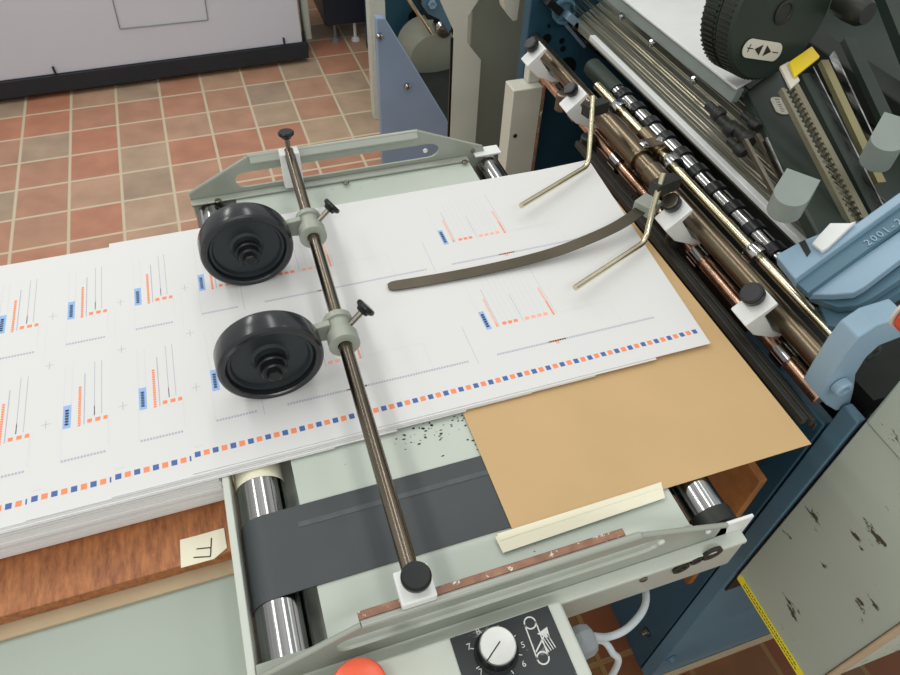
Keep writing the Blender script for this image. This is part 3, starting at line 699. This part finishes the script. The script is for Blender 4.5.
yb = [az(*p, 1.17) for p in ((780, 66), (789, 61), (800, 80), (791, 88))]
MB().prism(yb, (0, 0, -.004)).build('white_pad', 'label', fm, .0008)
# grey lever knobs
def lever(px_top, zc, L_, W_, H_, rot, label_mat='grey'):
    c_ = az(*px_top, zc); e = Vector((math.cos(rot), math.sin(rot), .25)).normalized(); s = Vector((-e.y, e.x, 0)).normalized(); up = e.cross(s)
    pts = []
    for k in range(20):
        a = PI/2+PI*k/19; pts.append(c_+e*(-L_*.2+W_*math.cos(a))+s*W_*math.sin(a))
    pts += [c_+e*L_-s*W_, c_+e*L_+s*W_]
    m = MB().prism(pts, -up*H_)
    o_ = m.build('lever_knob', label_mat, fm, .002)
    MB().lathe(c_+e*L_*.3-up*(H_), -up, [(0, W_*.75), (.004, W_*.75), (.008, W_*.55), (.018, W_*.5)], 24).build('knob_stem', 'white', o_)
    return o_
lever((794, 190), 1.165, .027, .0185, .028, .62)
lever((890, 136), 1.185, .036, .018, .034, .62)
# blue arm, light and shade of its faces put into their colours
an = Vector((-.55, 0, 1)).normalized(); a0 = Vector((.58, .4, 1.095))
T = lambda u, v, off=0: ap(u, v, a0+an*off, an)
topf = [T(775.5, 255), T(795, 279), T(822, 259), T(905, 199), T(905, 188), T(856, 223), T(838, 226), T(800, 241)]
arm = MB().prism(topf, an*-.020).build('cast_arm', 'blue', fm, .002)
low = [T(795, 281, -.010), T(808, 293, -.010), T(905, 222, -.010), T(905, 200, -.010), T(822, 261, -.010)]
MB().prism(low, an*-.012).build('arm_band', 'teal2', arm, .001)
lf = [T(808, 294, -.018), T(832, 294.5, -.018), T(853, 293, -.018), T(864, 287, -.018), T(905, 256, -.018), T(905, 227, -.018)]
MB().prism(lf, an*-.012).build('arm_ledge', 'blue', arm, .0015)
ll_ = [T(808, 296, -.034), T(838, 307, -.034), T(858, 305, -.034), T(870, 299, -.034), T(905, 276, -.034), T(905, 262, -.034), T(864, 291, -.034), T(848, 296, -.034)]
MB().prism(ll_, an*-.012).build('arm_rim', 'teal2', arm, .001)
lw = [T(818, 300, -.05), T(828, 326, -.05), T(842, 328, -.05), T(905, 288, -.05), T(905, 279, -.05), T(860, 305, -.05), T(838, 307, -.05)]
MB().prism(lw, an*-.02).build('arm_web', 'teal2', arm, .001)
sl = MB().prism([T(799, 243, .0004), T(805, 240, .0004), T(811, 252, .0004), T(807, 257, .0004)], an*.0006).build('arm_slot', 'darkmetal', arm)
wt = MB().prism([T(818, 239, .001), T(830, 226, .001), T(850, 226, .001), T(856, 224, .001), T(828, 250, .001), T(822, 254, .001), T(812, 246, .001)], an*.006).build('white_seat', 'white', arm, .001)
em = MB(); e0_ = T(868, 243, -.0095); ex2 = (T(903, 219, -.0095)-T(868, 243, -.0095)).normalized(); ey2 = an.cross(ex2)
for k, ch in enumerate('2001-27'):
    add_text(em, ch, .012, e0_+ex2*(k*.0078)+an*.0004, ex2, ey2, 0, .001)
em.build('embossed_numerals', 'blue', arm)
# curved bracket with bolt (near side)
yb_ = .300
fr_ = [(818, 396), (829, 378), (845, 354), (858, 338), (876, 326), (908, 316), (908, 334), (880, 345), (866, 358), (856, 374), (854, 390), (849, 409), (836, 411), (826, 405)]
br = MB().prism([ay(*p, yb_) for p in fr_], (0, .026, 0)).build('curved_bracket', 'blue', fm, .0015)
c_ = ay(839, 384, yb_-.001)
bo = MB().lathe(c_, (0, -1, 0), [(0, .0105), (.008, .0105), (.010, .009), (.010, .0055), (.004, .0045)], 28).build('cap_bolt', 'blue', br)
tp_ = [(836, 411), (847, 410), (818, 450), (744, 560), (737, 571), (734, 566), (806, 452)]
MB().prism([ax(*p, .6-.0015) for p in tp_], (.001, 0, 0)).build('plate_edge', 'teal2', fm) if False else None
# red knob at right
c_ = ay(914, 306, .262)
MB().lathe(c_, (0, -1, 0), [(0, .020), (.001, .0238), (.003, .0238), (.004, .020)], 40).build('bezel', 'label', fm)
MB().lathe(c_+Vector((0, -.004, 0)), (0, -1, 0), [(0, .016), (.002, .0225), (.014, .0225), (.018, .016)], 40).build('red_button', 'red', fm)
# bolt on lower plate
c_ = ay(671, 658, YN+.001); MB().lathe(c_, (0, -1, 0), [(0, .011), (.003, .011), (.003, .007), (.008, .006)], 16).build('foot_bolt', 'teal2', fm)
c_ = ax(647, 632, .598); MB().lathe(c_, (-1, 0, 0), [(0, .010), (.003, .010), (.003, .006), (.014, .005)], 16).build('panel_bolt', 'steel', fm)
MB().box(.60, 1.4, .262, .271, .0, .012).build('plate_foot', 'hardboard', fm)
# ---- rod holders: C clamp, knob and bent rod
def holder(y, label, rod, white=True, kr=.0125, shine=False, dx=0):
    h = thing('rod_holder', label, 'rod holder', (.53, y, 1.03), 'rod holders on the main shaft')
    x0, x1 = .500, .556
    # block above and left of shaft with C-opening towards the shaft
    prof = [(.510, 1.035), (.541, 1.064), (.545, 1.060), (.533, 1.045), (.559, 1.0125), (.580, .9995), (.575, .995), (.563, .998), (.531, 1.013)]
    MB().prism([(px+dx, y, pz) for px, pz in prof], (0, .030, 0)).build('clamp_block', 'white' if white else 'cast', h, .0015)
    nn = Vector((-.68, 0, .73)); kc = Vector((.531+dx, y+.022, 1.0545))
    kb = MB().lathe(kc, nn, [(0, .006), (.004, .006), (.004, kr*.9), (.006, kr), (.014, kr), (.0155, kr*.92)], 32).build('clamp_knob', 'black', h)
    MB().lathe(kc+nn*.0156, nn, [(0, kr*.84), (.0006, kr*.80)], 32).build('knob_face', 'steel' if shine else 'black', kb)
    if rod:
        pts = [Vector(p) for p in rod]; path = [pts[0]]
        for i in range(1, len(pts)-1):
            a = pts[i-1]; b = pts[i]; c = pts[i+1]
            path += arc((b+(a-b).normalized()*.014, b, b+(c-b).normalized()*.014), 0)
        path.append(pts[-1]); MB().tube(path, .0038, 14).build('bent_rod', 'gold', h)
        MB().obox(((path[-1]+Vector((.008, 0, -.02)))), (.019, .004, 0), (-.002, .008, 0), (0, 0, .009)).build('rod_bracket', 'darkmetal', h, .001)
    return h
holder(1.040, 'pale clamp with round knob on the shaft, farthest from the operator', None, True)
holder(.880, 'clamp with bent steel rod over the far corner of the printed sheet', [(.351, .683, 1.030), (.487, .750, 1.026), (.510, .812, 1.10)], True, .011)
holder(.574, 'clamp with shiny knob and bent rod, beside the flat spring finger', [(.352, .515, 1.030), (.484, .574, 1.024), (.494, .592, 1.05), (.510, .612, 1.10)], True, .0125, True)
holder(.396, 'clamp with plain black knob and no rod, nearest the operator', None, True, .0135)
# spring finger
def finger():
    ctr = [((388, 287), 1.0105), ((420, 282), 1.0108), ((470, 273), 1.0115), ((520, 262), 1.014), ((556, 252), 1.018), ((585, 241), 1.024), ((612, 229), 1.030), ((632, 217), 1.034), ((645, 206), 1.036)]
    pts = [az(*p, z) for p, z in ctr]; hw_ = .0084
    # smooth
    out = []
    for i in range(len(pts)-1):
        p0 = pts[max(i-1, 0)]; p1 = pts[i]; p2 = pts[i+1]; p3 = pts[min(i+2, len(pts)-1)]
        for k in range(5):
            t = k/5; out.append(.5*((2*p1)+(-p0+p2)*t+(2*p0-5*p1+4*p2-p3)*t*t+(-p0+3*p1-3*p2+p3)*t**3))
    out.append(pts[-1]); n = len(out); vs = []
    for i, p in enumerate(out):
        t = (out[min(i+1, n-1)]-out[max(i-1, 0)]).normalized(); s = Vector((-t.y, t.x, 0)).normalized()
        w_ = hw_*(.55 if i == 0 else (.9 if i == 1 else 1))
        for a, b in ((-1, 0), (1, 0), (1, 1), (-1, 1)): vs.append(p+s*w_*a+Vector((0, 0, .0012*b)))
    fs = []
    for i in range(n-1):
        for k in range(4): fs.append((i*4+k, i*4+(k+1) % 4, (i+1)*4+(k+1) % 4, (i+1)*4+k))
    fs += [(0, 1, 2, 3), tuple((n-1)*4+k for k in (3, 2, 1, 0))]
    return MB().add(vs, fs)
sf = thing('spring_finger', 'flat dark steel strip pressing lightly on the middle of the top sheet', 'spring strip', (.4, .62, 1.012))
finger().build('strip', 'spring', sf)
c_ = az(645, 207, 1.040)
MB().obox(c_+Vector((.006, .004, -.002)), (.012, .006, 0), (-.006, .012, 0), (0, 0, .008)).build('mounting_block', 'cast', sf, .001)
# wooden packing board
tag(MB().box(.4995, .5105, .270, .62, .60, .900).build('packing_board', 'orangewood', None, .0012, (.505, .4, .6)), 'upright orange-brown wooden board beneath the entry of the folding machine', 'board')

# gear guard box with yellow sticker
gg = thing('gear_guard', 'scratched grey metal guard box with a yellow sticker at the bottom right', 'guard box', (.8, .17, .563))
MB().box(.600, 1.10, .0975, .267, .5635, .985).build('housing', 'guard', gg, .002)
MB().box(.596, 1.12, .06, .2665, .9865, 1.062).build('lid', 'guard', gg, .004)
MB().box(.598, .640, .094, .0968, .5635, .985).build('edge_flange', 'hardboard', gg, .0008)
st = MB().box(.5987, .5997, .112, .264, .5645, .5805)
for row, (zz_) in enumerate((.5762, .5700)):
    y = .250
    while y > .125:
        w_ = random.uniform(.002, .006); st.box(.5984, .5988, y-w_, y, zz_-.0008, zz_+.0008, 1); y -= w_+.0016
st.build('warning_sticker', ['yellow', 'ink'], gg)

# ------------------------------------------------------------------ beige covers beyond the far side
bc = thing('beige_cover', 'tall beige cover with chamfered notch behind the far rail', 'cover', (.49, 1.3, 0))
def yprism(px, y, th): return MB().prism([ay(*p, y) for p in px], (0, th, 0))
Y1 = 1.50
def edge_down(px, y):   # extend the two last pixels down to the floor
    pts = [ay(*p, y) for p in px]; a = pts[-2].copy(); a.z = 0; b = pts[-1].copy(); b.z = 0
    return pts
p = [ay(*q_, Y1) for q_ in ((440, -20), (440, 0), (453, 29), (454, 30), (451, 120))]
right = [ay(*q_, Y1) for q_ in ((478, 118), (481, 60), (467, 43), (468, 16), (492, -20))]
poly = [p[0], p[1], p[2], p[3], Vector((p[3].x, Y1, 0)), Vector((right[1].x, Y1, 0)), right[1], right[2], right[3], right[4]]
MB().prism(poly, (0, .004, 0)).build('front_plate', 'beige', bc)
MB().box(p[3].x-.006, p[3].x-.001, Y1, Y1+.006, 0, .88).build('dark_edge', 'black', bc)
dkp = thing('olive_cabinet', 'shaded olive-grey metal cabinet between the two beige covers', 'cabinet', (.8, 1.8, 0))
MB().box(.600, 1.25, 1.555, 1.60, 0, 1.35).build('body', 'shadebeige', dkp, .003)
b3 = thing('corner_cover', 'short beige cover with scratched edge beside the far side plate', 'cover', (.6, 1.35, 0))
Y3 = 1.190
MB().box(.560, .626, Y3, Y3+.045, 0, .905).build('body', 'beige', b3, .002)
MB().box(.600, .626, Y3+.02, Y3+.045, .9055, .96).build('upper_neck', 'beige', b3, .002)
MB().box(.6265, .6315, Y3-.002, Y3+.045, 0, .93).build('rusty_edge', 'worn', b3, .0005)
for zz_ in (.50, .80): MB().lathe((.575, Y3, zz_), (0, -1, 0), [(0, .005), (.002, .004)], 12).build('screw', 'darkmetal', b3)
tp3 = [ay(*q_, 1.36) for q_ in ((500, -25), (523, -25), (517, 20), (513, 21), (505, 10))]
MB().prism(tp3, (0, .03, 0)).build('corner_lug', 'beige', b3)

# ------------------------------------------------------------------ second machine beyond (blue, post and panel)
sm = thing('second_machine', 'blue printing machine with a pale post standing on the tiles behind the conveyor', 'machine', (.8, 2.8, 0))
MB().box(.603, .668, 2.66, 2.72, 0, 1.3).build('post', 'lightstrip', sm, .003)
bpn = [ay(*q_, 2.22) for q_ in ((376, 18), (385, 18), (446, 118))]
bb = [bpn[0], bpn[1], bpn[2], Vector((bpn[2].x+.1, 2.22, 0)), Vector((bpn[0].x, 2.22, 0))]
MB().prism(bb, (0, .03, 0)).build('sloping_panel', 'bluepanel', sm, .004)
for px in ((379, 36), (407, 86)):
    c_ = ay(*px, 2.219); MB().lathe(c_, (0, -1, 0), [(0, .012), (.008, .012), (.012, .006)], 16).build('panel_screw', 'chrome', sm)
MB().box(.735, 1.7, 3.05, 3.35, 0, 1.4).build('back_body', 'teal', sm)
for px, r in (((415, 17), .032), ((379, 7), .008)):
    c_ = ay(*px, 3.048); MB().lathe(c_, (0, -1, 0), [(0, r), (.002, r)], 24).build('plate_hole', 'black', sm)
rd = ay(405, -6, 2.85); re = ay(452, 64, 2.85); MB().tube([rd, re], .008, 10).build('diagonal_rod', 'gold', sm)
MB().box(.80, 1.5, 2.42, 2.98, 0, .10).build('motor_base', 'interior', sm, .004)
bk = MB().prism([ay(*q_, 2.95) for q_ in ((411, -8), (470, -8), (470, 80), (455, 66))], (0, .02, 0)).build('dark_opening', 'interior', sm)
mt_ = ay(432, 95, 2.86); mt_.z = max(mt_.z, .14)
MB().lathe((mt_.x, 3.0, .15), (0, -1, 0), [(0, .13), (.10, .13), (.16, .11), (.18, .05)], 32).build('motor', 'shadebeige', sm)
c_ = ay(447, 34, 2.8); MB().lathe(c_+Vector((0, .1, 0)), (0, -1, 0), [(0, .035), (.05, .04), (.07, .03)], 24).build('knob', 'chrome', sm)
blue_lug = MB().prism([ay(*q_, 2.8) for q_ in ((424, -10), (441, -10), (444, 10), (452, 26), (449, 34), (440, 20), (428, 14), (424, 8))], (0, .04, 0)).build('blue_lug', 'teal2', sm, .003)
MB().lathe(ay(432, 4, 2.799), (0, -1, 0), [(0, .018), (.012, .018), (.012, .010), (.006, .009)], 6).build('hex_bolt', 'blue', blue_lug)

# ------------------------------------------------------------------ white cabinet at the back
wcab = thing('white_cabinet', 'long white machine cabinet on a dark plinth at the back left', 'machine cabinet', (-.2, 3.5, 0))
d0 = Vector((1, .034, 0)).normalized(); n0 = Vector((-d0.y, d0.x, 0))
A0 = Vector((.410, 3.262, .1))
bl = [A0-d0*2.4, A0, A0+n0*.6, A0-d0*2.4+n0*.6]
MB().prism([Vector((v.x, v.y, .10)) for v in bl], (0, 0, .9)).build('body', 'whitepaint', wcab, .004)
pp = [A0-d0*2.4-n0*.012, A0+d0*.02-n0*.012, A0+d0*.02+n0*.5, A0-d0*2.4+n0*.5]
MB().prism([Vector((v.x, v.y, .025)) for v in pp], (0, 0, .074)).build('plinth', 'plinth', wcab, .003)
def on_front(u, v, off=.003):
    return ap(u, v, A0-n0*off, n0)
dl = MB(); pts = [on_front(*q_) for q_ in ((109, -14), (120, 29), (208, 20), (202, -20))]
for i in range(3):
    a = pts[i]; b = pts[i+1]; dl.tube([a, b], .0022, 6)
dl.build('panel_seam', 'grey', wcab)
for px in ((54, 70), (284, 41)):
    c_ = on_front(*px, .008); MB().obox(c_+Vector((0, 0, -.004)), d0*.004, n0*.005, (0, 0, .018)).build('latch_pin', 'plinth', wcab)
for s_ in (.1, 1.2, 2.2):
    c_ = A0-d0*s_+n0*.15; MB().cyl((c_.x, c_.y, 0), (c_.x, c_.y, .026), .03, 16).build('foot', 'gland', wcab)
c_ = A0+d0*.03+n0*.12
MB().box(c_.x, c_.x+.035, c_.y-.03, c_.y+.06, .06, .28).build('side_bracket', 'lightstrip', wcab, .01)
# navy cabinet
nv = thing('navy_cabinet', 'dark navy cabinet on small feet behind the pale post', 'cabinet', (.65, 3.5, 0))
MB().box(.548, .84, 3.40, 3.7, .10, 1.2).build('body', 'navy', nv, .004)
MB().box(.505, .546, 3.31, 3.65, .28, 1.2).build('side_frame', 'grey', nv, .003)
for x, y, mt in ((.60, 3.45, 'gland'), (.70, 3.435, 'white'), (.80, 3.6, 'gland'), (.60, 3.65, 'gland')):
    MB().lathe((x, y, 0), (0, 0, 1), [(0, .022), (.012, .020), (.018, .008), (.0995, .008)], 20).build('levelling_foot', mt, nv)
dbk = tag(MB().box(.40, 2.8, 4.3, 4.4, .0, 1.5).build('dark_panel', 'navy', None, .01), 'dark panel at the back between the white and navy cabinets', 'panel')

# ------------------------------------------------------------------ light
wd = bpy.data.worlds.new('world'); S.world = wd; wd.use_nodes = True
nt = wd.node_tree; bg = nt.nodes['Background']
tc = nt.nodes.new('ShaderNodeTexCoord'); sx = nt.nodes.new('ShaderNodeSeparateXYZ'); cr = nt.nodes.new('ShaderNodeValToRGB')
nt.links.new(tc.outputs['Generated'], sx.inputs[0]); nt.links.new(sx.outputs[2], cr.inputs[0]); nt.links.new(cr.outputs[0], bg.inputs[0])
cr.color_ramp.elements[0].position = 0; cr.color_ramp.elements[0].color = (.74, .74, .71, 1)
cr.color_ramp.elements[1].position = .8; cr.color_ramp.elements[1].color = (.74, .75, .73, 1)
bg.inputs[1].default_value = .8
def area(x, y, z, sx_, sy_, e, col=(1, .985, .95)):
    l = bpy.data.lights.new('ceiling_or_fill_lamp', 'AREA'); l.shape = 'RECTANGLE'; l.size = sx_; l.size_y = sy_; l.energy = e; l.color = col
    o = bpy.data.objects.new('ceiling_or_fill_lamp', l); COL.objects.link(o); o.location = (x, y, z); return o
area(-1.0, .9, 3.0, .25, 2.4, 15)
area(.6, 2.0, 3.0, .25, 2.4, 12)
area(-1.0, 3.6, 3.0, .25, 2.0, 20)
area(-.4, -1.5, 3.0, 2.4, .25, 26)  # added fill lamp behind the camera, brightens the beige covers
area(1.6, .3, 3.0, .25, 2.4, 4, (.95, 1, .95))
for o in list(bpy.data.objects):
    if '_o' in o: del o['_o']
S.view_settings.view_transform = 'Standard'; S.view_settings.look = 'None'; S.view_settings.gamma = 1; S.view_settings.exposure = .05
S.view_settings.use_curve_mapping = False
